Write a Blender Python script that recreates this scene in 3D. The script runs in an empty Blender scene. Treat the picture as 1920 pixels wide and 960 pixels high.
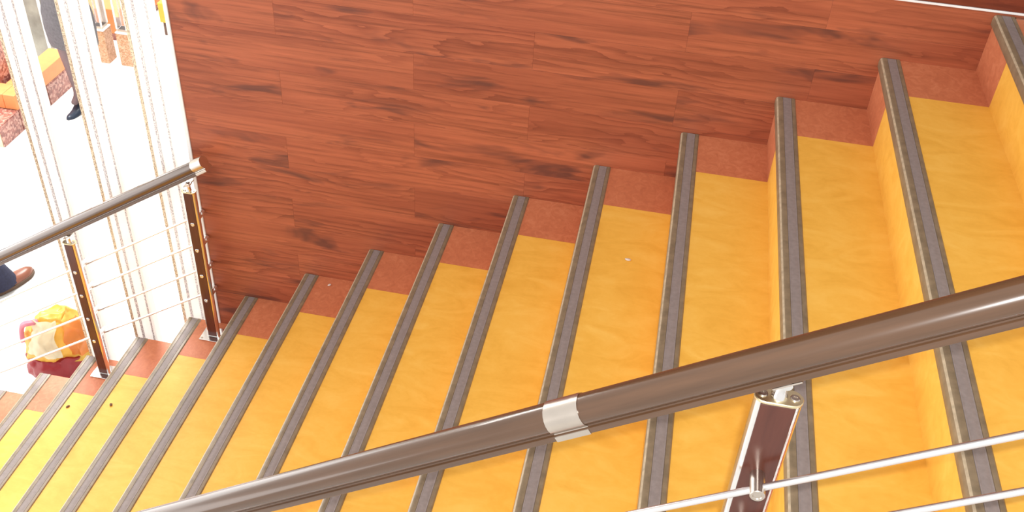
import bpy, bmesh, math, random
from mathutils import Vector, Matrix
random.seed(7)
S = bpy.context.scene
C = S.collection

# ---------------------------------------------------------------- camera
T, R = 0.28, 0.1811525          # going and rise of a step; nose of step k at wall: (-kT, 0, -kR)
ZF = -16 * R                    # lower floor
cam_d = bpy.data.cameras.new('camera'); cam = bpy.data.objects.new('camera', cam_d); C.objects.link(cam)
rt = Vector((0.9808889, 0.18756601, 0.05172966)); up = Vector((-0.15660734, 0.60332655, 0.78196625)); fw = Vector((-0.11546041, 0.77512326, -0.62117053))
m = Matrix((( rt.x, up.x, -fw.x, -0.9455), (rt.y, up.y, -fw.y, -3.0291), (rt.z, up.z, -fw.z, 1.2401), (0, 0, 0, 1)))
cam.matrix_world = m
cam_d.sensor_width = 36.0; cam_d.lens = 36.0 * 1909.46 / 1920.0
cam_d.clip_start = 0.02; cam_d.clip_end = 200
S.camera = cam

# ---------------------------------------------------------------- light
S.view_settings.view_transform = 'Standard'; S.view_settings.look = 'None'
S.view_settings.exposure = 0.39; S.view_settings.gamma = 1.0; S.view_settings.use_curve_mapping = False
w = bpy.data.worlds.new('world'); S.world = w; w.use_nodes = True
bg = w.node_tree.nodes['Background']; bg.inputs[0].default_value = (1.0, 0.985, 0.97, 1); bg.inputs[1].default_value = 0.85

def area(name, loc, target, sx, sy, power, col=(1, 1, 1)):
    l = bpy.data.lights.new(name, 'AREA'); l.shape = 'RECTANGLE'; l.size = sx; l.size_y = sy; l.energy = power; l.color = col
    o = bpy.data.objects.new(name, l); C.objects.link(o); o.location = loc
    o.rotation_euler = (Vector(target) - Vector(loc)).to_track_quat('-Z', 'Y').to_euler()
    return o
area('hall_windows', (-10.5, -0.5, -0.75), (0, -0.5, -0.75), 20.0, 4.2, 700, (1, 0.99, 0.98))
area('hall_fill', (-5.2, 3.2, 1.5), (-5.0, 2.6, ZF), 2.4, 2.4, 420, (1, 0.98, 0.95))  # added unseen fill that brightens the hall floor and slats, no fixture
fl = bpy.data.lights.new('camera_flash', 'POINT'); fl.energy = 75; fl.shadow_soft_size = 0.012; fl.color = (1, 0.99, 0.97)
flo = bpy.data.objects.new('camera_flash', fl); C.objects.link(flo)
flo.location = Vector((-0.9455, -3.0291, 1.2401)) + rt * 0.035 + up * 0.035 + fw * 0.02

# ---------------------------------------------------------------- materials
class NT:
    def __init__(s, name):
        s.m = bpy.data.materials.new(name); s.m.use_nodes = True; s.t = s.m.node_tree
        s.b = s.t.nodes['Principled BSDF']
    def n(s, typ, ins=None, **props):
        x = s.t.nodes.new(typ)
        for k, v in props.items(): setattr(x, k, v)
        for k, v in (ins or {}).items():
            if isinstance(v, bpy.types.NodeSocket): s.t.links.new(v, x.inputs[k])
            else: x.inputs[k].default_value = v
        return x
    def link(s, a, b): s.t.links.new(a, b)
    def ramp(s, fac, stops):
        r = s.n('ShaderNodeValToRGB', {0: fac}); e = r.color_ramp.elements
        while len(e) < len(stops): e.new(0.5)
        for el, (p, c) in zip(e, stops):
            el.position = p; el.color = (*c, 1) if len(c) == 3 else c
        return r.outputs[0]
    def mix(s, fac, a, b, mode='MIX'):
        x = s.n('ShaderNodeMix', data_type='RGBA', blend_type=mode)
        for sock, v in ((x.inputs[0], fac), (x.inputs[6], a), (x.inputs[7], b)):
            if isinstance(v, bpy.types.NodeSocket): s.link(v, sock)
            else: sock.default_value = (*v, 1) if isinstance(v, tuple) and len(v) == 3 else v
        return x.outputs[2]
    def math(s, op, a, b=0.0, clamp=False):
        x = s.n('ShaderNodeMath', operation=op, use_clamp=clamp)
        for i, v in enumerate((a, b)):
            if isinstance(v, bpy.types.NodeSocket): s.link(v, x.inputs[i])
            else: x.inputs[i].default_value = v
        return x.outputs[0]
    def pos(s, scale=(1, 1, 1), obj=False, rnd=False):
        g = s.n('ShaderNodeTexCoord').outputs['Object'] if obj else s.n('ShaderNodeNewGeometry').outputs['Position']
        mp = s.n('ShaderNodeMapping', {'Vector': g, 'Scale': scale})
        if rnd:
            oi = s.n('ShaderNodeObjectInfo').outputs['Random']
            cmb = s.n('ShaderNodeCombineXYZ', {0: s.math('MULTIPLY', oi, 37.0), 1: s.math('MULTIPLY', oi, 91.0), 2: s.math('MULTIPLY', oi, 53.0)})
            s.link(cmb.outputs[0], mp.inputs['Location'])
        return mp.outputs[0]
    def noise(s, vec, scale, detail=3, rough=0.5, dist=0.0):
        return s.n('ShaderNodeTexNoise', {'Vector': vec, 'Scale': scale, 'Detail': detail, 'Roughness': rough, 'Distortion': dist}).outputs['Fac']
    def bump(s, h, strength=0.1, dist=0.002):
        b = s.n('ShaderNodeBump', {'Height': h, 'Strength': strength, 'Distance': dist}); s.link(b.outputs[0], s.b.inputs['Normal'])
    def col(s, c):
        if isinstance(c, bpy.types.NodeSocket): s.link(c, s.b.inputs['Base Color'])
        else: s.b.inputs['Base Color'].default_value = (*c, 1)
    def set(s, **k):
        for a, v in k.items():
            s.b.inputs[{'rough': 'Roughness', 'metal': 'Metallic', 'spec': 'Specular IOR Level', 'coat': 'Coat Weight', 'coatr': 'Coat Roughness', 'trans': 'Transmission Weight', 'ior': 'IOR', 'alpha': 'Alpha', 'sheen': 'Sheen Weight'}[a]].default_value = v
        return s

def plain(name, c, rough=0.5, metal=0.0, var=0.06, sc=25.0, spec=0.5):
    k = NT(name); f = k.noise(k.pos(), sc, 4)
    a = tuple(max(0, x * (1 - var)) for x in c); b = tuple(min(1, x * (1 + var)) for x in c)
    k.col(k.ramp(f, [(0.3, a), (0.7, b)])); k.set(rough=rough, metal=metal, spec=spec)
    return k.m

def wood_plank(name, tint):
    k = NT(name)
    base = k.pos((1, 1, 1), obj=True, rnd=True)
    def sc(v): return k.n('ShaderNodeMapping', {'Vector': base, 'Scale': v}).outputs[0]
    warp = k.noise(sc((1.6, 1, 7)), 1.0, 3, 0.5)
    sep = k.n('ShaderNodeSeparateXYZ', {0: base})
    # cathedral figure: z position warped along the length, folded into rings
    v = k.math('ADD', k.math('MULTIPLY', sep.outputs[2], 34.0), k.math('MULTIPLY', warp, 9.0))
    fine = k.noise(sc((14, 1, 120)), 1.0, 2, 0.5)
    v = k.math('ADD', v, k.math('MULTIPLY', fine, 0.55))
    fr = k.math('FRACT', v)
    ring = k.math('POWER', fr, 2.2)
    cmask = k.ramp(k.noise(sc((1.1, 1, 5.5)), 1.0, 2), [(0.42, (0.05,) * 3), (0.62, (1,) * 3)])
    streak = k.noise(sc((2.2, 1, 85)), 1.0, 6, 0.66)
    broad = k.noise(sc((1.0, 1, 10)), 1.0, 3, 0.5)
    c = k.ramp(streak, [(0.28, tuple(0.52 * t for t in tint)), (0.5, tint), (0.75, tuple(min(1, 1.28 * t) for t in tint))])
    c = k.mix(k.ramp(broad, [(0.36, (0.55,) * 3), (0.6, (0,) * 3)]), c, (tint[0] * 0.66, tint[1] * 0.56, tint[2] * 0.6))
    c = k.mix(k.math('MULTIPLY', k.math('MULTIPLY', ring, cmask), 0.68), c, (tint[0] * 0.42, tint[1] * 0.33, tint[2] * 0.36))
    knot = k.ramp(k.noise(sc((2.6, 1, 11)), 1.0, 3, 0.6, 0.5), [(0.575, (0,) * 3), (0.70, (0.85,) * 3)])
    c = k.mix(knot, c, (tint[0] * 0.30, tint[1] * 0.36, tint[2] * 0.55))
    oi = k.n('ShaderNodeObjectInfo').outputs['Random']
    hs = k.n('ShaderNodeHueSaturation', {'Color': c, 'Value': k.math('ADD', 0.96, k.math('MULTIPLY', oi, 0.08))})
    k.col(hs.outputs[0]); k.set(rough=0.42, spec=0.35)
    k.bump(streak, 0.06, 0.001)
    return k.m

def lino(name, dark, mid, light, direction=(7, 15, 15)):
    k = NT(name)
    a = k.noise(k.pos(direction), 1.0, 4, 0.6, 1.2); b = k.noise(k.pos((60, 60, 60)), 1.0, 3, 0.6); d = k.noise(k.pos((3, 3, 3)), 1.0, 2)
    f = k.math('ADD', k.math('MULTIPLY', a, 0.62), k.math('ADD', k.math('MULTIPLY', b, 0.18), k.math('MULTIPLY', d, 0.2)))
    k.col(k.ramp(f, [(0.34, dark), (0.5, mid), (0.66, light)])); k.set(rough=0.5, spec=0.35)
    k.bump(b, 0.03, 0.0006)
    return k.m

def granite(name, c0, c1, c2, sc=70, rough=0.25):
    k = NT(name); p = k.pos()
    v = k.n('ShaderNodeTexVoronoi', {'Vector': p, 'Scale': sc}).outputs['Color']
    f = k.n('ShaderNodeSeparateColor', {0: v}).outputs[0]
    k.col(k.mix(k.math('MULTIPLY', k.noise(p, sc * 0.5, 4), 0.6), k.ramp(f, [(0.1, c0), (0.5, c1), (0.9, c2)]), c1)); k.set(rough=rough)
    return k.m

M = {}
M['wall'] = wood_plank('wood_laminate', (0.405, 0.113, 0.052))
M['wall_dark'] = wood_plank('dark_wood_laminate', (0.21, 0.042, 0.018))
M['core'] = plain('wall_core', (0.10, 0.03, 0.02), 0.8)
M['yellow'] = lino('yellow_linoleum', (0.80, 0.415, 0.055), (0.87, 0.475, 0.074), (0.91, 0.535, 0.105))
M['terra'] = lino('terracotta_linoleum', (0.50, 0.152, 0.070), (0.575, 0.185, 0.084), (0.65, 0.235, 0.115), (38, 30, 38))
M['nosing'] = plain('brown_vinyl', (0.225, 0.165, 0.10), 0.4, 0, 0.2, 40)
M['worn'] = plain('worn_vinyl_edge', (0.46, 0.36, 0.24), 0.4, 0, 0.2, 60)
M['insert'] = plain('grey_vinyl', (0.262, 0.215, 0.20), 0.55, 0, 0.1, 90)
M['concrete'] = plain('stair_core', (0.5, 0.42, 0.38), 0.8)
M['chrome'] = plain('polished_steel', (0.80, 0.78, 0.76), 0.16, 1.0, 0.03)
M['steel'] = plain('brushed_steel', (0.60, 0.53, 0.46), 0.28, 1.0, 0.05)
M['rod'] = plain('satin_steel_rod', (0.86, 0.84, 0.83), 0.36, 1.0, 0.03)
M['cap'] = plain('cap_yellow_bounce', (0.78, 0.66, 0.42), 0.38, 1.0, 0.05)  # dull metal cap, yellow light bounced off the stairs put into its colour
M['white_metal'] = plain('white_metal', (0.86, 0.85, 0.83), 0.35)
def rail_mat():
    k = NT('brown_handrail')
    g = k.n('ShaderNodeMapping', {'Vector': k.pos(), 'Rotation': (0, math.atan2(R, T), 0)}).outputs[0]
    f = k.noise(k.n('ShaderNodeMapping', {'Vector': g, 'Scale': (5, 70, 70)}).outputs[0], 1.0, 3, 0.6)
    k.col(k.ramp(f, [(0.3, (0.074, 0.034, 0.014)), (0.7, (0.105, 0.049, 0.022))])); k.set(rough=0.24, spec=0.5, coat=0.6, coatr=0.09)
    return k.m
M['rail'] = rail_mat()
def post_wood():
    k = NT('post_veneer'); f = k.noise(k.pos((60, 60, 6)), 1.0, 4, 0.6); g = k.noise(k.pos(), 14, 3)
    c = k.ramp(f, [(0.3, (0.070, 0.017, 0.009)), (0.7, (0.105, 0.027, 0.015))])
    k.col(k.mix(k.math('MULTIPLY', g, 0.4), c, (0.07, 0.018, 0.012))); k.set(rough=0.22, spec=0.5)
    return k.m
M['post_wood'] = post_wood()
def marble_panel():
    k = NT('frosted_white_panel')
    f = k.noise(k.pos((9, 9, 1.2)), 1.0, 4, 0.55)
    k.col(k.ramp(f, [(0.35, (0.86, 0.84, 0.80)), (0.6, (0.93, 0.92, 0.90))])); k.set(rough=0.35)
    tr = k.n('ShaderNodeBsdfTranslucent', {0: (0.95, 0.94, 0.92, 1)}); mx = k.n('ShaderNodeMixShader', {0: 0.45})
    k.link(k.b.outputs[0], mx.inputs[1]); k.link(tr.outputs[0], mx.inputs[2]); k.link(mx.outputs[0], k.t.nodes['Material Output'].inputs[0])
    return k.m
M['panel'] = marble_panel()
def speckle(name, d, l):
    k = NT(name); f = k.noise(k.pos((1, 1, 0.55)), 210, 3, 0.7); g = k.noise(k.pos((2, 2, 1.3)), 1.0, 2)
    c = k.ramp(k.math('ADD', k.math('MULTIPLY', f, 0.75), k.math('MULTIPLY', g, 0.25)), [(0.42, d), (0.56, l)])
    k.col(c); k.set(rough=0.5)
    return k.m
M['speck_tan'] = speckle('speckled_tan', (0.30, 0.19, 0.12), (0.86, 0.74, 0.54))
M['speck_grey'] = speckle('speckled_grey', (0.34, 0.29, 0.31), (0.88, 0.85, 0.84))
M['floor'] = plain('white_floor', (0.86, 0.85, 0.82), 0.22, 0, 0.02, 3)
M['granite'] = granite('red_granite', (0.16, 0.05, 0.045), (0.34, 0.13, 0.10), (0.58, 0.34, 0.27), 60)
M['granite_tan'] = granite('tan_granite', (0.36, 0.17, 0.08), (0.52, 0.28, 0.15), (0.66, 0.42, 0.28), 90)
M['grey_marble'] = plain('grey_marble', (0.32, 0.32, 0.27), 0.3, 0, 0.35, 6)
M['orange'] = plain('orange_upholstery', (0.80, 0.27, 0.09), 0.45, 0, 0.05)
M['mustard'] = plain('mustard_upholstery', (0.70, 0.46, 0.06), 0.45)
M['brown'] = plain('brown_wood', (0.13, 0.07, 0.05), 0.5)
M['joint'] = plain('pale_joint', (0.75, 0.66, 0.42), 0.6)
def glassy():
    k = NT('clear_acrylic'); k.col((0.96, 0.88, 0.86)); k.set(rough=0.05, trans=0.85, ior=1.2)
    return k.m
M['acrylic'] = glassy()
M['tights'] = plain('dark_tights', (0.19, 0.13, 0.135), 0.6)
M['skin'] = plain('skin', (0.62, 0.36, 0.26), 0.5)
M['grey_cloth'] = plain('grey_cloth', (0.26, 0.24, 0.255), 0.85, 0, 0.15, 60)
M['navy'] = plain('navy_cloth', (0.022, 0.024, 0.055), 0.9, 0, 0.2, 80)
M['shoe_blue'] = plain('blue_black_leather', (0.035, 0.05, 0.08), 0.3)
M['shoe_brown'] = plain('brown_leather', (0.22, 0.075, 0.04), 0.33)
M['sole'] = plain('brown_sole', (0.10, 0.055, 0.03), 0.7)
M['hair'] = plain('dark_hair', (0.03, 0.02, 0.015), 0.5)
M['shirt'] = plain('pale_shirt', (0.5, 0.55, 0.65), 0.8)
M['eye'] = plain('eye', (0.03, 0.02, 0.02), 0.2)
M['lip'] = plain('lip', (0.45, 0.15, 0.13), 0.5)
def plastic(name, c, tr=0.35, rough=0.35):
    k = NT(name); k.col(k.ramp(k.noise(k.pos(), 18, 3), [(0.3, tuple(x * 0.85 for x in c)), (0.7, c)])); k.set(rough=rough)
    t = k.n('ShaderNodeBsdfTranslucent', {0: (*c, 1)}); mx = k.n('ShaderNodeMixShader', {0: tr})
    k.link(k.b.outputs[0], mx.inputs[1]); k.link(t.outputs[0], mx.inputs[2]); k.link(mx.outputs[0], k.t.nodes['Material Output'].inputs[0])
    return k.m
M['bag_red'] = plastic('red_plastic', (0.36, 0.022, 0.03), 0.15)
M['bag_yellow'] = plastic('yellow_plastic', (0.94, 0.62, 0.12), 0.35)
M['bag_orange'] = plastic('orange_print', (0.85, 0.30, 0.06), 0.3)
M['bag_cream'] = plastic('cream_print', (0.90, 0.86, 0.62), 0.3)
M['bag_pink'] = plastic('pink_plastic', (0.88, 0.45, 0.55), 0.5)

# ---------------------------------------------------------------- builders
def link(name, me, mat, parent=None, loc=None, rot=None):
    o = bpy.data.objects.new(name, me); C.objects.link(o)
    if mat is not None and len(me.materials) == 0: me.materials.append(mat)
    if parent: o.parent = parent
    if loc is not None: o.location = loc
    if rot is not None: o.rotation_euler = rot
    return o
def tag(o, label, cat, group=None):
    o['label'] = label; o['category'] = cat
    if group: o['group'] = group
    return o
def thing(name, label, cat, loc=(0, 0, 0), rotz=0.0, group=None):
    o = bpy.data.objects.new(name, None); C.objects.link(o); o.location = loc; o.rotation_euler = (0, 0, rotz); o.empty_display_size = 0.1
    return tag(o, label, cat, group)
def struct(o): o['kind'] = 'structure'; return o
def mesh(name, bm, smooth=False, angle=None):
    bmesh.ops.recalc_face_normals(bm, faces=bm.faces)
    me = bpy.data.meshes.new(name); bm.to_mesh(me); bm.free()
    if smooth:
        for p in me.polygons: p.use_smooth = True
        if angle: me.set_sharp_from_angle(angle=math.radians(angle))
    return me
def add_box(bm, a, b, bevel=0.0, seg=1):
    vs = [bm.verts.new((x, y, z)) for x in (a[0], b[0]) for y in (a[1], b[1]) for z in (a[2], b[2])]
    f = [bm.faces.new([vs[i] for i in q]) for q in ((0, 1, 3, 2), (4, 6, 7, 5), (0, 4, 5, 1), (2, 3, 7, 6), (0, 2, 6, 4), (1, 5, 7, 3))]
    if bevel:
        es = list({e for x in f for e in x.edges})
        bmesh.ops.bevel(bm, geom=es, offset=bevel, segments=seg, affect='EDGES', profile=0.5)
def box(name, a, b, mat, parent=None, bevel=0.0, seg=1, loc=None, rot=None, smooth=False):
    bm = bmesh.new(); add_box(bm, a, b, bevel, seg)
    return link(name, mesh(name, bm, smooth), mat, parent, loc, rot)
def add_lathe(bm, prof, axis=2, centre=(0, 0, 0), seg=20, sx=1.0, sy=1.0):
    rings = []
    for r, h in prof:
        ring = []
        for i in range(seg):
            a = 2 * math.pi * i / seg; u, v = r * math.cos(a) * sx, r * math.sin(a) * sy
            p = {2: (u, v, h), 1: (u, h, v), 0: (h, u, v)}[axis]
            ring.append(bm.verts.new(Vector(p) + Vector(centre)))
        rings.append(ring)
    for A, B in zip(rings, rings[1:]):
        for i in range(seg): bm.faces.new((A[i], A[(i + 1) % seg], B[(i + 1) % seg], B[i]))
    bm.faces.new(rings[0]); bm.faces.new(rings[-1])
def lathe(name, prof, mat, parent=None, axis=2, centre=(0, 0, 0), seg=20, angle=40):
    bm = bmesh.new(); add_lathe(bm, prof, axis, centre, seg)
    return link(name, mesh(name, bm, True, angle), mat, parent)
def loft(bm, rings, caps=True):
    vr = [[bm.verts.new(p) for p in r] for r in rings]
    n = len(vr[0])
    for A, B in zip(vr, vr[1:]):
        for i in range(n): bm.faces.new((A[i], A[(i + 1) % n], B[(i + 1) % n], B[i]))
    if caps: bm.faces.new(vr[0]); bm.faces.new(vr[-1])
    return vr
def tube(bm, pts, r, seg=10):
    rings = []
    for i, p in enumerate(pts):
        p = Vector(p); d = (Vector(pts[min(i + 1, len(pts) - 1)]) - Vector(pts[max(i - 1, 0)])).normalized()
        a = d.orthogonal().normalized() if i == 0 else (rings_u - d * rings_u.dot(d)).normalized()
        rings_u = a; b = d.cross(a)
        rr = r[i] if isinstance(r, (list, tuple)) else r
        rings.append([p + (a * math.cos(2 * math.pi * k / seg) + b * math.sin(2 * math.pi * k / seg)) * rr for k in range(seg)])
    loft(bm, rings)

# ---------------------------------------------------------------- lower floor and hall
o = box('floor', (-14, -8, ZF - 0.1), (5, 12, ZF), M['floor']); struct(o)

# ---------------------------------------------------------------- panelled wall beside the stair
XW = -2.669                       # left end of the wall
wall = struct(box('wall_back', (XW, 0.010, ZF), (3.2, 0.15, 2.6), M['core']))
PH, PL = 0.138, 0.90
def plank_mesh(L, H):
    bm = bmesh.new(); t = 0.010; e = 0.0003; g = 0.00012
    a = [bm.verts.new((x, t, z)) for x, z in ((g, g), (L - g, g), (L - g, H - g), (g, H - g))]
    b = [bm.verts.new((x, e, z)) for x, z in ((g, g), (L - g, g), (L - g, H - g), (g, H - g))]
    c = [bm.verts.new((x, 0, z)) for x, z in ((g + e, g + e), (L - g - e, g + e), (L - g - e, H - g - e), (g + e, H - g - e))]
    for A, B in ((a, b), (b, c)):
        for i in range(4): bm.faces.new((A[i], A[(i + 1) % 4], B[(i + 1) % 4], B[i]))
    bm.faces.new(c); bm.faces.new(a)
    return mesh('plank', bm)
pm = {}
def plank(x0, x1, z0, z1, mat, key):
    k = (round(x1 - x0, 3), round(z1 - z0, 3), key)
    if k not in pm: pm[k] = plank_mesh(x1 - x0, z1 - z0); pm[k].materials.append(mat)
    link('plank', pm[k], None, wall, (x0, 0, z0))
for r in range(-1, 17):
    zt = -0.11 - PH * r; zb = zt - PH
    zt = min(zt, 0.010)
    if r == -1: zt, zb = 0.010, -0.11
    x = (-2.27 if r % 2 else -1.78) - 2 * PL
    while x < 3.2:
        x0, x1 = max(x, XW + 0.012), min(x + PL, 3.2)
        if x1 - x0 > 0.03 and x0 < zt / 0.647 + 0.15 and zb > ZF - 0.1: plank(x0, x1, max(zb, ZF), zt, M['wall'], 'a')
        x += PL
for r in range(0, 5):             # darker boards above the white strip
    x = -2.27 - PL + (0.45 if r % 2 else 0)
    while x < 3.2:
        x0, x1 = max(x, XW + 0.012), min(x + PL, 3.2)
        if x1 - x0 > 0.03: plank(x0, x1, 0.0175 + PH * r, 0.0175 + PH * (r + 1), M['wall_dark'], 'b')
        x += PL
struct(box('trim_1', (XW + 0.012, -0.004, 0.0105), (3.2, 0.0095, 0.0170), M['white_metal'], bevel=0.001))
struct(box('trim_2', (XW - 0.004, -0.004, ZF), (XW + 0.0115, 0.154, 2.6), M['white_metal'], bevel=0.0015))

# ---------------------------------------------------------------- staircase
YN = -2.08                         # near side of the flight
BW = 0.229                         # width of the terracotta border
stair = thing('staircase', 'straight staircase with yellow linoleum treads, terracotta borders and grey nosings', 'staircase')
nose_prof = [(0.004, -0.036), (-0.003, -0.034), (-0.0075, -0.028), (-0.0085, -0.010), (-0.0065, -0.001), (-0.002, 0.0028), (0.004, 0.004), (0.0125, 0.004), (0.0130, 0.0025), (0.0400, 0.0025), (0.0405, 0.004), (0.050, 0.0038), (0.0535, 0.0006), (0.0535, -0.003), (0.004, -0.003)]
def extrude_profile(prof, y0, y1):
    bm = bmesh.new()
    loft(bm, [[Vector((x, y, z)) for x, z in prof] for y in (y0, y1)])
    return bm
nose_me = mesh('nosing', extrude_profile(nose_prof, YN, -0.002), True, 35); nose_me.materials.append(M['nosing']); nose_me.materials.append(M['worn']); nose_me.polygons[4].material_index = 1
ins_me = mesh('nosing_insert', extrude_profile([(0.0132, 0.0026), (0.0135, 0.0036), (0.0150, 0.0042), (0.0170, 0.0036), (0.0190, 0.0040), (0.0270, 0.0041), (0.0345, 0.0040), (0.0365, 0.0036), (0.0385, 0.0042), (0.0396, 0.0036), (0.0398, 0.0026)], YN + 0.001, -0.003), True, 35); ins_me.materials.append(M['insert'])
def panel_box(name, a, b, mat):
    bm = bmesh.new(); add_box(bm, a, b); me = mesh(name, bm); me.materials.append(mat); return me
ov = 0.004
tread_y = panel_box('tread_panel', (0.0536, YN + BW, -0.0031), (T + ov, -BW, 0), M['yellow'])
tread_b = panel_box('border_panel', (0.0536, -BW + 0.0006, -0.0031), (T + ov, -0.0005, 0), M['terra'])
tread_n = panel_box('border_panel', (0.0536, YN, -0.0031), (T + ov, YN + BW - 0.0006, 0), M['terra'])
ris_y = panel_box('riser_panel', (0.0, YN + BW, -R), (ov, -BW, -0.03), M['yellow'])
ris_b = panel_box('border_panel', (0.0, -BW + 0.0006, -R), (ov, -0.0005, -0.03), M['terra'])
ris_n = panel_box('border_panel', (0.0, YN, -R), (ov, YN + BW - 0.0006, -0.03), M['terra'])
bm = bmesh.new()
prof = [(ov, -0.0032), (T + ov, -0.0032), (T + ov, -0.16), (ov, -R - 0.16)]
loft(bm, [[Vector((x, y, z)) for x, z in prof] for y in (YN, -0.0006)])
core_me = mesh('step', bm); core_me.materials.append(M['concrete'])
for k in range(1, 16):
    st = link('step', core_me, None, stair, (-k * T, 0, -k * R))
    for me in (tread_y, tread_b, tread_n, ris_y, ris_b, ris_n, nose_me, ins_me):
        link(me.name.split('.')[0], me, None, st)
# top landing
land = link('landing', panel_box('landing', (ov, YN, -0.30), (3.2, -0.0006, -0.0032), M['concrete']), None, stair)
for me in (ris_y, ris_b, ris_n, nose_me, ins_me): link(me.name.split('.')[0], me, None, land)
box('tread_panel', (0.0536, YN + BW, -0.0031), (3.2, -BW, 0), M['yellow'], land)
box('border_panel', (0.0536, -BW + 0.0006, -0.0031), (3.2, -0.0095, 0), M['terra'], land)
box('border_panel', (0.0536, YN, -0.0031), (3.2, YN + BW - 0.0006, 0), M['terra'], land)
box('edge_strip', (0.0536, -0.009, -0.0031), (3.2, -0.0005, 0.0035), M['steel'], land)

# ---------------------------------------------------------------- balustrades
SL = math.atan2(R, T)
def railpt(x, y, off=0.753): return Vector((x, y, x * R / T + off))
half = [(0.0, 0.0235), (0.010, 0.0228), (0.0185, 0.0195), (0.0255, 0.0140), (0.0300, 0.0070), (0.0312, 0.000), (0.0294, -0.0070), (0.0252, -0.0122), (0.0220, -0.0150), (0.0213, -0.0172), (0.0226, -0.0192), (0.0262, -0.0206), (0.0268, -0.0225), (0.0268, -0.0310), (0.0250, -0.0325), (0.0, -0.0325)]
half = [(u * 0.82, v * 0.96) for u, v in half]
full = half + [(-u, v) for u, v in half[-2:0:-1]]
def rail_bm(p0, p1, s=1.0, grow=0.0):
    d = (p1 - p0).normalized(); side = Vector((0, 1, 0)); upv = side.cross(d) * -1
    if upv.z < 0: upv = -upv
    bm = bmesh.new()
    def ring(p): return [p + side * (u + (grow if u > 0 else -grow if u < 0 else 0)) + upv * (v + (grow if v > 0 else -grow)) for u, v in full]
    loft(bm, [ring(p0), ring(p1)])
    return bm
D = 0.026
def stadium(w, d, n=8):
    r = d / 2; c = w / 2 - r
    return [(c + r * math.cos(a), r * math.sin(a)) for a in [-math.pi / 2 + math.pi * i / n for i in range(n + 1)]] + [(-c + r * math.cos(a), r * math.sin(a)) for a in [math.pi / 2 + math.pi * i / n for i in range(n + 1)]]
def screw(bm, c, axis, r, h, sgn=1):
    add_lathe(bm, [(r, 0), (r, sgn * h * 0.5), (r * 0.8, sgn * h), (r * 0.45, sgn * h), (r * 0.4, sgn * h * 0.4)], axis, c, 12)
HTS = (0.605, 0.475, 0.342, 0.210)
def make_post(parent, x, y, zt, side, W=0.068, HL=0.041):
    """side: -1 rods on the -y face, +1 on the +y face"""
    bm = bmesh.new(); loft(bm, [[Vector((u, v, z)) for u, v in stadium(W, D)] for z in (0.006, 0.752)])
    p = link('post', mesh('post', bm, True, 40), M['chrome'], parent, (x, y, zt))
    for s in (-1, 1):
        y0, y1 = sorted((s * (D / 2 - 0.001), s * (D / 2 + 0.0022)))
        box('wood_panel', (-W / 2 + 0.0095, y0, 0.010), (W / 2 - 0.0095, y1, 0.7505), M['post_wood'], p, 0.0008)
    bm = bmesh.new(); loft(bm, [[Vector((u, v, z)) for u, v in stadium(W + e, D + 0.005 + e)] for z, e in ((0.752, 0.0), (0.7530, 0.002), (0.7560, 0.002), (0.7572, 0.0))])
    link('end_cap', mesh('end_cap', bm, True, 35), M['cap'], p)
    for s in (-1, 1):
        bm = bmesh.new(); screw(bm, (s * (W / 2 - 0.0115), 0, 0.757), 2, 0.0072, 0.0022)
        link('screw', mesh('screw', bm, True, 35), M['steel'], p)
    bm = bmesh.new()
    add_lathe(bm, [(0.0120, 0.757), (0.0120, 0.7595), (0.0105, 0.762), (0.0085, 0.778), (0.0085, 0.784), (0.0065, 0.786), (0.0065, 0.793)], 2, (0, 0, 0), 20)
    add_lathe(bm, [(0.0085, -0.011), (0.0085, 0.011)], 1, (0.004, 0, 0.788), 14)
    link('spigot', mesh('spigot', bm, True, 40), M['chrome'], p)
    bm = bmesh.new(); add_box(bm, (-0.022, -0.014, -0.0015), (0.022, 0.014, 0.0015), 0.001)
    link('rail_saddle', mesh('rail_saddle', bm), M['steel'], p, (0.004, 0, 0.7905), (0, -SL, 0))
    bm = bmesh.new(); add_box(bm, (-0.052, -0.042, 0.0), (0.052, 0.042, 0.006), 0.0012)
    bp = link('base_plate', mesh('base_plate', bm), M['chrome'], p)
    for u in (-0.042, 0.042):
        for v in (-0.032, 0.032):
            bm = bmesh.new(); screw(bm, (u, v, 0.006), 2, 0.0055, 0.002); link('screw', mesh('screw', bm, True, 35), M['steel'], p)
    f = D / 2 + 0.0022
    for h in HTS:
        lathe('rod_holder', [(0.0115, side * f), (0.0115, side * (f + HL)), (0.0105, side * (f + HL + 0.001)), (0.007, side * (f + HL + 0.001)), (0.006, side * (f + HL - 0.0005))], M['rod'] if side > 0 else M['steel'], p, 1, (0, 0, h), 20)
        bm = bmesh.new(); screw(bm, (0, -side * f, h), 1, 0.0085, 0.004, -side); link('screw', mesh('screw', bm, True, 35), M['chrome'], p)
    return p
def tread_of(x):
    k = math.floor(-x / T) + 1; return -k * R
def balustrade(name, label, x0, x1, y, posts, side, sleeves, rod_x0, rod_x1, W, HL):
    b = thing(name, label, 'railing')
    link('handrail', mesh('handrail', rail_bm(railpt(x0, y), railpt(x1, y)), True, 32), M['rail'], b)
    for a, c in sleeves:
        link('rail_sleeve', mesh('rail_sleeve', rail_bm(railpt(a, y), railpt(c, y), grow=0.0011), True, 32), M['steel'], b)
    for x in posts: make_post(b, x, y, tread_of(x), side, W, HL)
    ry = y + side * (D / 2 + 0.0022 + HL * 0.66)
    for h in HTS:
        p = Vector((posts[0], ry, tread_of(posts[0]) + h)); s = R / T
        bm = bmesh.new(); tube(bm, [Vector((x, ry, p.z + (x - p.x) * s)) for x in (rod_x0, rod_x1)], 0.0055, 12)
        link('rod', mesh('rod', bm, True, 40), M['rod'], b)
    return b
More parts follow.
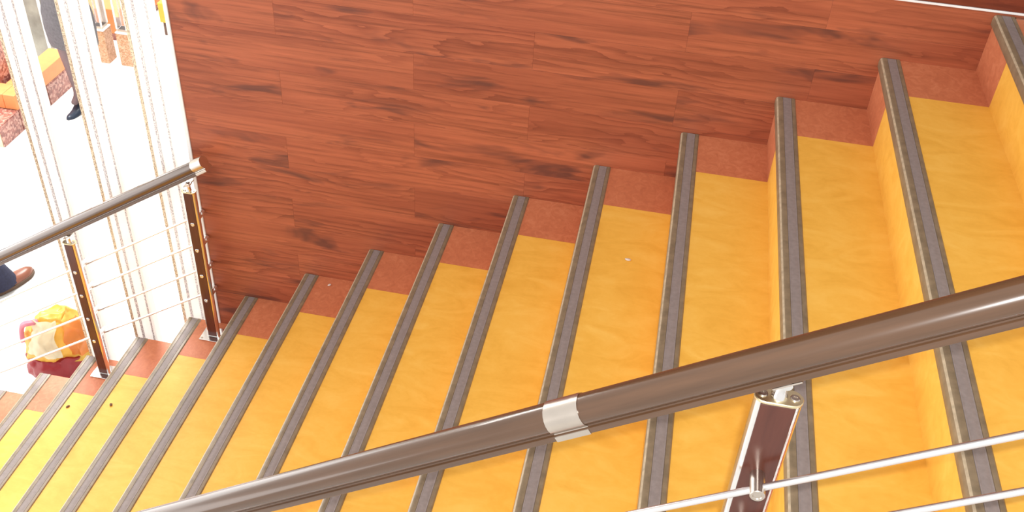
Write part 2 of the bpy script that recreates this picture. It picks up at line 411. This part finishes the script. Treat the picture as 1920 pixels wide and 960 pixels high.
balustrade('balustrade', 'long brown handrail with a steel joint sleeve in the foreground, over the treads', -4.0, 1.0, -1.965, (-0.711, 0.13, -1.551, -2.391, -3.231), -1, ((-1.0285, -0.980),), -3.95, 0.95, 0.068, 0.041)
balustrade('balustrade', 'short handrail with two dark wood posts at the left end of the panelled wall', -4.35, -2.572, -0.082, (-2.652, -3.229, -4.072), 1, ((-2.612, -2.570),), -4.3, -2.640, 0.056, 0.060)

# ---------------------------------------------------------------- white slats beyond the wall end
SW, SD, SY = 0.106, 0.042, 0.035
def slat(x, label):
    t = thing('slat', label, 'slat', (x, SY, ZF), 0, 'white slats left of the wall')
    box('panel', (0, 0, 0), (SW, SD, 4.2), M['panel'], t, 0.002)
    box('edge_strip', (-0.001, -0.002, 0.001), (0.011, 0.004, 4.199), M['speck_tan'], t, 0.0008)
    box('edge_strip', (0.036, -0.002, 0.001), (0.047, 0.004, 4.199), M['speck_grey'], t, 0.0008)
    box('edge_strip', (SW - 0.018, -0.002, 0.001), (SW - 0.011, 0.004, 4.199), M['speck_grey'], t, 0.0008)
slat(-3.374, 'tall white speckled slat farthest from the wall, in front of the bag')
slat(-3.112, 'middle one of three tall white speckled slats')
slat(-2.852, 'tall white speckled slat closest to the wooden wall')

# ---------------------------------------------------------------- benches, posts and pillar in the hall
t = thing('bench', 'orange upholstered bench on a red granite plinth left of the woman', 'bench', (-5.5, 2.45, ZF))
gz = 0.158
ys = (0.0, 0.245, 0.62, 1.0)
for i in range(3):
    box('granite_tile', (-0.012, ys[i] + 0.004, 0.0), (0.0, ys[i + 1] - 0.004, gz), M['granite'], t, 0.001)
    for a, b in ((-0.25, -0.004), (-0.50, -0.254)) if i == 0 else ((-0.18, -0.004),):
        box('granite_tile', (a, ys[i] + 0.004, gz), (b, ys[i + 1] - 0.004, gz + 0.010), M['granite'], t, 0.001)
box('plinth_core', (-0.50, 0.0, 0.001), (-0.0125, 0.245, gz - 0.001), M['joint'], t)
box('plinth_core', (-0.18, 0.2455, 0.001), (-0.0125, 1.0, gz - 0.001), M['joint'], t)
box('seat_block', (-0.10, 0.245, gz + 0.010), (-0.004, 0.395, gz + 0.128), M['orange'], t, 0.005, 2)
box('seat_block', (-0.46, 0.245, gz + 0.010), (-0.101, 0.395, gz + 0.128), M['orange'], t, 0.005, 2)
box('seat_block', (-0.165, 0.396, gz + 0.010), (-0.004, 0.985, gz + 0.128), M['orange'], t, 0.005, 2)
t = thing('bench', 'orange bench behind the two small granite posts', 'bench', (-5.475, 4.19, ZF))
box('plinth', (-0.62, 0.0, 0), (-0.02, 1.3, 0.06), M['granite'], t, 0.002)
box('seat_block', (-0.64, 0.0, 0.061), (0.0, 0.60, 0.285), M['orange'], t, 0.006, 2)
box('seat_block', (-0.64, 0.604, 0.061), (0.0, 1.3, 0.285), M['orange'], t, 0.006, 2)
t = thing('bench', 'mustard yellow bench on a brown base next to the wall edge', 'bench', (-5.23, 4.40, ZF))
box('base', (0.02, 0.0, 0), (0.72, 1.2, 0.12), M['brown'], t, 0.002)
box('seat_block', (0.0, -0.01, 0.121), (0.74, 1.2, 0.30), M['mustard'], t, 0.006, 2)
def display_post(x, y, label):
    t = thing('display_post', label, 'post', (x, y, ZF), 0, 'small granite posts in the hall')
    box('granite_base', (-0.056, -0.06, 0), (0.056, 0.06, 0.285), M['granite_tan'], t, 0.002)
    box('cap', (-0.058, -0.062, 0.285), (0.058, 0.062, 0.297), M['white_metal'], t, 0.002)
    box('collar', (-0.043, -0.046, 0.297), (0.043, 0.046, 0.318), M['steel'], t, 0.002)
    box('column', (-0.038, -0.041, 0.318), (0.038, 0.041, 1.5), M['acrylic'], t, 0.003)
    for sx in (-0.042, 0.042):
        for sy in (-0.045, 0.045):
            box('corner_rail', (sx - 0.006, sy - 0.006, 0.318), (sx + 0.006, sy + 0.006, 1.5), M['white_metal'], t, 0.001)
display_post(-5.462, 3.86, 'small square post with tan granite base right behind the middle slat')
display_post(-5.246, 3.86, 'small square post with tan granite base, nearer the panelled wall')
t = thing('pillar', 'grey marble pillar with white corner trims behind the orange bench', 'pillar', (-6.0, 3.72, ZF))
box('marble_shaft', (-0.30, 0.0, 0), (0.212, 0.45, 3.2), M['grey_marble'], t, 0.002)
for u in (0.125, 0.186): box('corner_trim', (u, -0.008, 0), (u + 0.026, 0.0, 3.2), M['white_metal'], t, 0.001)
t = thing('counter', 'mottled red granite block rising behind the front seat of the bench at the far left', 'counter', (-5.70, 2.86, ZF))
for i in range(2):
    for q in range(2):
        box('granite_tile', (-0.42 * (q + 1) + 0.003, -0.012, 0.33 * i + 0.003), (-0.42 * q - 0.003, 0.0, 0.33 * i + 0.327), M['granite'], t, 0.001)
box('block_core', (-0.84, 0.0005, 0.0), (0.0, 0.30, 0.66), M['granite'], t, 0.002)
box('block_top', (-0.85, -0.014, 0.661), (0.01, 0.31, 0.685), M['bag_red'], t, 0.003)
# ---------------------------------------------------------------- shopping bag
def crumple(p, amp, f, seed):
    from mathutils import noise
    q = Vector(p) + noise.noise_vector(Vector(p) * f + Vector((seed, seed * 2.1, 0))) * amp
    return q + noise.noise_vector(Vector((p[0] * 34, p[1] * 34, p[2] * 20)) + Vector((seed * 3, 7, seed))) * amp * 0.34
def bag_mesh(name, prof, seg, amp, f, seed, sx=1.0, sy=0.72, th0=0.0, th1=2 * math.pi):
    bm = bmesh.new(); rings = []
    n = seg if th1 - th0 > 6.2 else seg + 1
    for r, z in prof:
        rings.append([crumple((r * math.cos(th0 + (th1 - th0) * i / seg) * sx, r * math.sin(th0 + (th1 - th0) * i / seg) * sy, z), amp, f, seed) for i in range(n)])
    vr = [[bm.verts.new(p) for p in r] for r in rings]
    for A, B in zip(vr, vr[1:]):
        for i in range(n if n == seg else n - 1): bm.faces.new((A[i], A[(i + 1) % n], B[(i + 1) % n], B[i]))
    if n == seg: bm.faces.new(vr[0]); bm.faces.new(vr[-1])
    return mesh(name, bm, True, 60)
bag = thing('shopping_bag', 'crumpled plastic bag with red bottom and yellow orange top below the stairs', 'bag', (-3.87, 0.47, ZF), 0.55)
def interp(prof, n):
    out = []
    for (r0, z0), (r1, z1) in zip(prof, prof[1:]):
        for i in range(n): out.append((r0 + (r1 - r0) * i / n, z0 + (z1 - z0) * i / n))
    return out + [prof[-1]]
link('red_sack', bag_mesh('red_sack', interp([(0.10, 0.0), (0.165, 0.02), (0.188, 0.10), (0.190, 0.20), (0.180, 0.245)], 5), 72, 0.030, 13, 1.0), M['bag_red'], bag)
link('yellow_sack', bag_mesh('yellow_sack', interp([(0.13, 0.18), (0.182, 0.225), (0.180, 0.30), (0.158, 0.37), (0.112, 0.44), (0.06, 0.485), (0.012, 0.50)], 6), 72, 0.036, 9, 4.0), M['bag_yellow'], bag)
link('orange_print', bag_mesh('orange_print', interp([(0.186, 0.26), (0.184, 0.30), (0.160, 0.38), (0.12, 0.46)], 6), 18, 0.036, 9, 4.0, th0=-1.35, th1=-0.35), M['bag_orange'], bag)
link('cream_print', bag_mesh('cream_print', interp([(0.186, 0.26), (0.184, 0.30), (0.160, 0.38), (0.108, 0.48)], 6), 18, 0.036, 9, 4.0, th0=-2.7, th1=-1.6), M['bag_cream'], bag)
bm = bmesh.new()
for s in (0.0, 0.012):
    pts = [(-0.115 + 0.06 * math.cos(a), s - 0.03 + 0.02 * math.sin(3 * a), 0.34 + 0.13 * math.sin(a)) for a in [math.pi * i / 14 for i in range(15)]]
    tube(bm, pts, 0.012, 8)
link('handle', mesh('handle', bm, True, 60), M['bag_pink'], bag)

# ---------------------------------------------------------------- people
def skin_mesh(name, verts, edges, radii, root=0, levels=2):
    me = bpy.data.meshes.new(name); me.from_pydata(verts, edges, [])
    o = bpy.data.objects.new(name, me); C.objects.link(o)
    sk = o.modifiers.new('skin', 'SKIN'); sk.use_smooth_shade = True; sk.branch_smoothing = 0.4
    for v, r in zip(me.skin_vertices[0].data, radii):
        v.radius = r if isinstance(r, tuple) else (r, r); v.use_root = False
    me.skin_vertices[0].data[root].use_root = True
    sb = o.modifiers.new('sub', 'SUBSURF'); sb.levels = levels; sb.render_levels = levels
    dg = bpy.context.evaluated_depsgraph_get(); dg.update()
    out = bpy.data.meshes.new_from_object(o.evaluated_get(dg))
    bpy.data.objects.remove(o); bpy.data.meshes.remove(me)
    out.name = name; out.materials.clear()
    for p in out.polygons: p.use_smooth = True
    return out
def ell(cx, cy, z, a, b, n=28): return [Vector((cx + a * math.cos(2 * math.pi * i / n), cy + b * math.sin(2 * math.pi * i / n), z)) for i in range(n)]
def body(name, h, female, stride=0.0):
    """local frame: feet on z=0, facing +y; height h"""
    k = h / 1.72; V = []; E = []; Rr = []
    def add(p, r, par=None):
        V.append(tuple(c * k for c in p)); Rr.append(tuple(x * k for x in r) if isinstance(r, tuple) else r * k)
        if par is not None: E.append((par, len(V) - 1))
        return len(V) - 1
    sw, hw = (0.165, 0.085) if female else (0.195, 0.09)
    pel = add((0, 0, 0.93), (0.135, 0.105)); sp = add((0, 0.0, 1.08), (0.115, 0.085), pel); ch = add((0, -0.005, 1.26), (0.14, 0.10), sp)
    ub = add((0, -0.012, 1.38), (0.10, 0.075), ch); nk = add((0, -0.005, 1.455), 0.052, ub); nt = add((0, 0.010, 1.52), 0.052, nk)
    for s in (-1, 1):
        hp = add((s * hw, 0, 0.86), (0.088, 0.09), pel); so = stride * s; kn = add((s * (hw + 0.003), 0.012 + so * 0.55, 0.48), 0.054, hp)
        cf = add((s * (hw + 0.004), -0.010 + so * 0.68, 0.36), 0.053, kn); an = add((s * (hw + 0.004), -0.02 + so, 0.09), 0.031, cf)
        add((s * (hw + 0.004), -0.03 + so, 0.045), 0.032, an); add((s * (hw + 0.012), 0.06 + so, 0.035), (0.034, 0.026), an)
        sh = add((s * sw, -0.012, 1.37), 0.052, ub); el = add((s * (sw + 0.05), -0.03, 1.10), 0.040, sh)
        wr = add((s * (sw - 0.03), 0.16, 1.15), 0.026, el); pa = add((s * (sw - 0.075), 0.205, 1.165), (0.018, 0.034), wr)
        for j, (dz, ln) in enumerate(((0.030, 0.070), (0.011, 0.080), (-0.008, 0.075), (-0.026, 0.058))):
            a = add((s * (sw - 0.105), 0.222, 1.168 + dz), 0.0088, pa)
            b = add((s * (sw - 0.105 - ln * 0.45), 0.238 + 0.004 * j, 1.166 + dz), 0.0084, a); add((s * (sw - 0.105 - ln * 0.85), 0.228 + 0.004 * j, 1.160 + dz), 0.0074, b)
        a = add((s * (sw - 0.06), 0.185, 1.195), 0.0105, wr); add((s * (sw - 0.085), 0.195, 1.222), 0.009, a)
    return skin_mesh(name, V, E, Rr), k
def head(root, k, hair_long):
    bm = bmesh.new(); bmesh.ops.create_uvsphere(bm, u_segments=28, v_segments=20, radius=1.0)
    for v in bm.verts:
        x, y, z = v.co; jaw = max(0, -z); v.co = Vector((x * 0.073 * (1 - 0.30 * jaw), y * 0.094 * (1 - 0.18 * jaw) + 0.012 * jaw, z * 0.115))
        if y > 0.75: v.co.y -= 0.006
        d = (x ** 2) / 0.025 + ((z + 0.12) ** 2) / 0.035
        if y > 0.5: v.co.y += 0.020 * math.exp(-d)
    o = link('head', mesh('head', bm, True), M['skin'], root, Vector((0, 0.03, 1.605)) * k); o.scale = (k, k, k)
    for s in (-1, 1):
        bm = bmesh.new(); bmesh.ops.create_uvsphere(bm, u_segments=10, v_segments=8, radius=0.011); link('eye', mesh('eye', bm, True), M['eye'], o, (s * 0.030, 0.078, 0.005))
        bm = bmesh.new(); bmesh.ops.create_uvsphere(bm, u_segments=10, v_segments=8, radius=1)
        for v in bm.verts: v.co = Vector((v.co.x * 0.010, v.co.y * 0.018, v.co.z * 0.030))
        link('ear', mesh('ear', bm, True), M['skin'], o, (s * 0.073, -0.005, -0.005))
    bm = bmesh.new(); bmesh.ops.create_uvsphere(bm, u_segments=12, v_segments=8, radius=1)
    for v in bm.verts: v.co = Vector((v.co.x * 0.024, v.co.y * 0.008, v.co.z * 0.008))
    link('mouth', mesh('mouth', bm, True), M['lip'], o, (0, 0.078, -0.062))
    bm = bmesh.new(); bmesh.ops.create_uvsphere(bm, u_segments=24, v_segments=16, radius=1)
    for v in bm.verts:
        x, y, z = v.co; lo = -0.55 if hair_long else -0.1
        if y > 0.35 and z < 0.62: y = 0.35
        v.co = Vector((x * 0.083, y * 0.103 - 0.006, max(z, lo) * 0.126 + (-0.05 if hair_long and z < -0.2 and y < 0.2 else 0)))
    link('hair', mesh('hair', bm, True), M['hair'], o)
def shoe(root, x, y, L, Wd, Hh, heel, mat, solemat, sole_t, throat, yaw=0.0):
    """shoe along +y, heel at y, on z=0"""
    n = 20
    def half_w(t): return Wd / 2 * (0.62 + 0.38 * math.sin(math.pi * min(1, max(0, (t - 0.02))) ** 0.8 * 0.98)) * (1 - max(0, (t - 0.80) / 0.2) ** 2.2 * 0.75) * (0.75 + 0.25 * min(1, t / 0.06))
    def top(t): return Hh * (0.42 + 0.58 * (1 / (1 + math.exp((t - throat) * 11)))) * (1 - max(0, (t - 0.86) / 0.14) ** 2 * 0.55)
    def lift(t): return heel * (1 / (1 + math.exp((t - 0.45) * 13)))
    bm = bmesh.new(); rings = []
    for i in range(n + 1):
        t = i / n; hw = half_w(t); r = []
        for j in range(16):
            a = 2 * math.pi * j / 16; c, s = math.cos(a), math.sin(a)
            zz = (top(t) * abs(s) ** 0.8 if s > 0 else 0.0)
            r.append(Vector((hw * c, L * t, lift(t) + sole_t + zz)))
        rings.append(r)
    loft(bm, rings); o = link('shoe', mesh('shoe', bm, True, 70), mat, root, (x, y, 0), (0, 0, yaw))
    bm = bmesh.new(); rings = []
    for i in range(n + 1):
        t = i / n; hw = half_w(t) * 1.07 + 0.001; tt = -0.01 + 1.025 * t
        rings.append([Vector((-hw, L * tt, lift(t))), Vector((hw, L * tt, lift(t))), Vector((hw, L * tt, lift(t) + sole_t)), Vector((-hw, L * tt, lift(t) + sole_t))])
    loft(bm, rings)
    if heel > 0.02: add_box(bm, (-Wd * 0.16, 0.004, 0), (Wd * 0.16, 0.035, heel + 0.002))
    link('sole', mesh('sole', bm, True, 40), solemat, o)
# woman in a grey skirt suit
wy = math.radians(172)
wo = thing('person', 'woman in grey skirt, dark tights and blue-black shoe standing in the hall', 'person', (-5.165, 3.045, ZF), wy)
me, k = body('body', 1.66, True)
zs = 0.045
for mm in (M['skin'], M['tights']): me.materials.append(mm)
for p in me.polygons: p.material_index = 1 if p.center.z < 0.80 * k and abs(p.center.x) < 0.19 * k else 0
for v in me.vertices: v.co.z = v.co.z * (1 - zs / 1.7) + zs
link('body', me, None, wo)
for s in (-1, 1): shoe(wo, s * 0.089, -0.075, 0.225, 0.078, 0.055, 0.045, M['shoe_blue'], M['shoe_blue'], 0.006, 0.22)
bm = bmesh.new()
loft(bm, [ell(0, 0.0, z, a, b) for z, a, b in ((0.585, 0.186, 0.128), (0.60, 0.190, 0.132), (0.72, 0.196, 0.142), (0.84, 0.188, 0.142), (0.95, 0.160, 0.122), (1.03, 0.138, 0.105))], caps=False)
bmesh.ops.solidify(bm, geom=bm.faces[:], thickness=0.004)
link('skirt', mesh('skirt', bm, True, 60), M['grey_cloth'], wo)
def jacket(root, k, mat, z0, sw, name='jacket', flare=0.012):
    bm = bmesh.new()
    loft(bm, [ell(0, -0.003, z * k, a * k, b * k) for z, a, b in ((z0, 0.178 + flare, 0.136 + flare), (z0 + 0.10, 0.160, 0.124), (1.08, 0.140, 0.110), (1.18, 0.158, 0.122), (1.28, 0.172, 0.128), (1.37, 0.165, 0.102), (1.425, 0.095, 0.080), (1.45, 0.066, 0.066))], caps=False)
    link(name, mesh(name, bm, True, 60), mat, root)
    for s in (-1, 1):
        bm = bmesh.new(); tube(bm, [Vector(p) * k for p in ((s * (sw - 0.06), -0.012, 1.40), (s * sw, -0.012, 1.37), (s * (sw + 0.03), -0.022, 1.22), (s * (sw + 0.05), -0.032, 1.12), (s * (sw + 0.045), -0.005, 1.098), (s * (sw + 0.010), 0.07, 1.12), (s * (sw - 0.025), 0.15, 1.148))], [x * k for x in (0.05, 0.064, 0.058, 0.052, 0.051, 0.045, 0.037)], 14)
        link('sleeve', mesh('sleeve', bm, True, 60), mat, root)
jacket(wo, k, M['grey_cloth'], 0.86, 0.165)
head(wo, k, True)
# man in navy trousers
my = math.atan2(-0.37, 0.93); SD2 = 0.17
d = Vector((0.37, 0.93)).normalized(); right = Vector((d.y, -d.x))
c0 = Vector((-4.66, 0.985)) - right * 0.095 + d * (0.06 - SD2)
mn = thing('person', 'man in navy trousers and brown leather shoe walking past at the left edge', 'person', (c0.x, c0.y, ZF), my)
me, km = body('body', 1.78, False, SD2 / (1.78 / 1.72)); me.materials.append(M['skin'])
link('body', me, None, mn)
for s in (-1, 1): shoe(mn, s * 0.097, -0.085 + s * SD2, 0.295, 0.105, 0.085, 0.008, M['shoe_brown'], M['sole'], 0.024, 0.42)
bm = bmesh.new()
loft(bm, [ell(0, 0.0, z * km, a * km, b * km) for z, a, b in ((0.80, 0.175, 0.125), (0.88, 0.180, 0.132), (0.97, 0.158, 0.125), (1.05, 0.142, 0.115))])
link('trouser_waist', mesh('trouser_waist', bm, True, 60), M['navy'], mn)
for s in (-1, 1):
    bm = bmesh.new()
    loft(bm, [ell(s * 0.093 * km, y * km + s * SD2 * max(0, 1 - (z - 0.035) / 0.86), z * km, a * km, b * km, 20) for z, y, a, b in ((0.035, 0.0, 0.066, 0.098), (0.08, 0.0, 0.066, 0.094), (0.20, -0.012, 0.066, 0.080), (0.36, -0.01, 0.074, 0.082), (0.50, 0.008, 0.076, 0.080), (0.70, 0.004, 0.090, 0.096), (0.86, 0.0, 0.098, 0.106))])
    link('trouser_leg', mesh('trouser_leg', bm, True, 60), M['navy'], mn)
jacket(mn, km, M['shirt'], 0.92, 0.195, 'shirt', 0.002)
head(mn, km, False)

# litter on the treads
def crumb(x, y, k, r, mat, label, seed):
    bm = bmesh.new(); bmesh.ops.create_icosphere(bm, subdivisions=2, radius=1.0)
    rr = random.Random(seed)
    for v in bm.verts: v.co = Vector((v.co.x * r * 1.5, v.co.y * r, v.co.z * r * 0.5)) * (0.8 + 0.4 * rr.random())
    zmin = min(v.co.z for v in bm.verts)
    o = link('crumb', mesh('crumb', bm, True), mat, None, (x, y, -k * R - zmin), (0, 0, seed))
    tag(o, label, 'litter')
M['crumb'] = plain('dry_leaf_bit', (0.14, 0.06, 0.03), 0.8)
M['paper'] = plain('paper_bit', (0.72, 0.62, 0.55), 0.8)
crumb(-3.283, -0.315, 12, 0.006, M['crumb'], 'small dark brown crumb on the yellow tread, lower of two', 1)
crumb(-2.992, -0.409, 11, 0.006, M['crumb'], 'small dark brown crumb on the yellow tread, upper of two', 2)
crumb(-0.956, -0.507, 4, 0.006, M['paper'], 'tiny pale paper scrap on a yellow tread in mid flight', 3)
crumb(-2.126, -0.047, 8, 0.005, M['paper'], 'tiny pale scrap on a terracotta border beside the wall', 4)
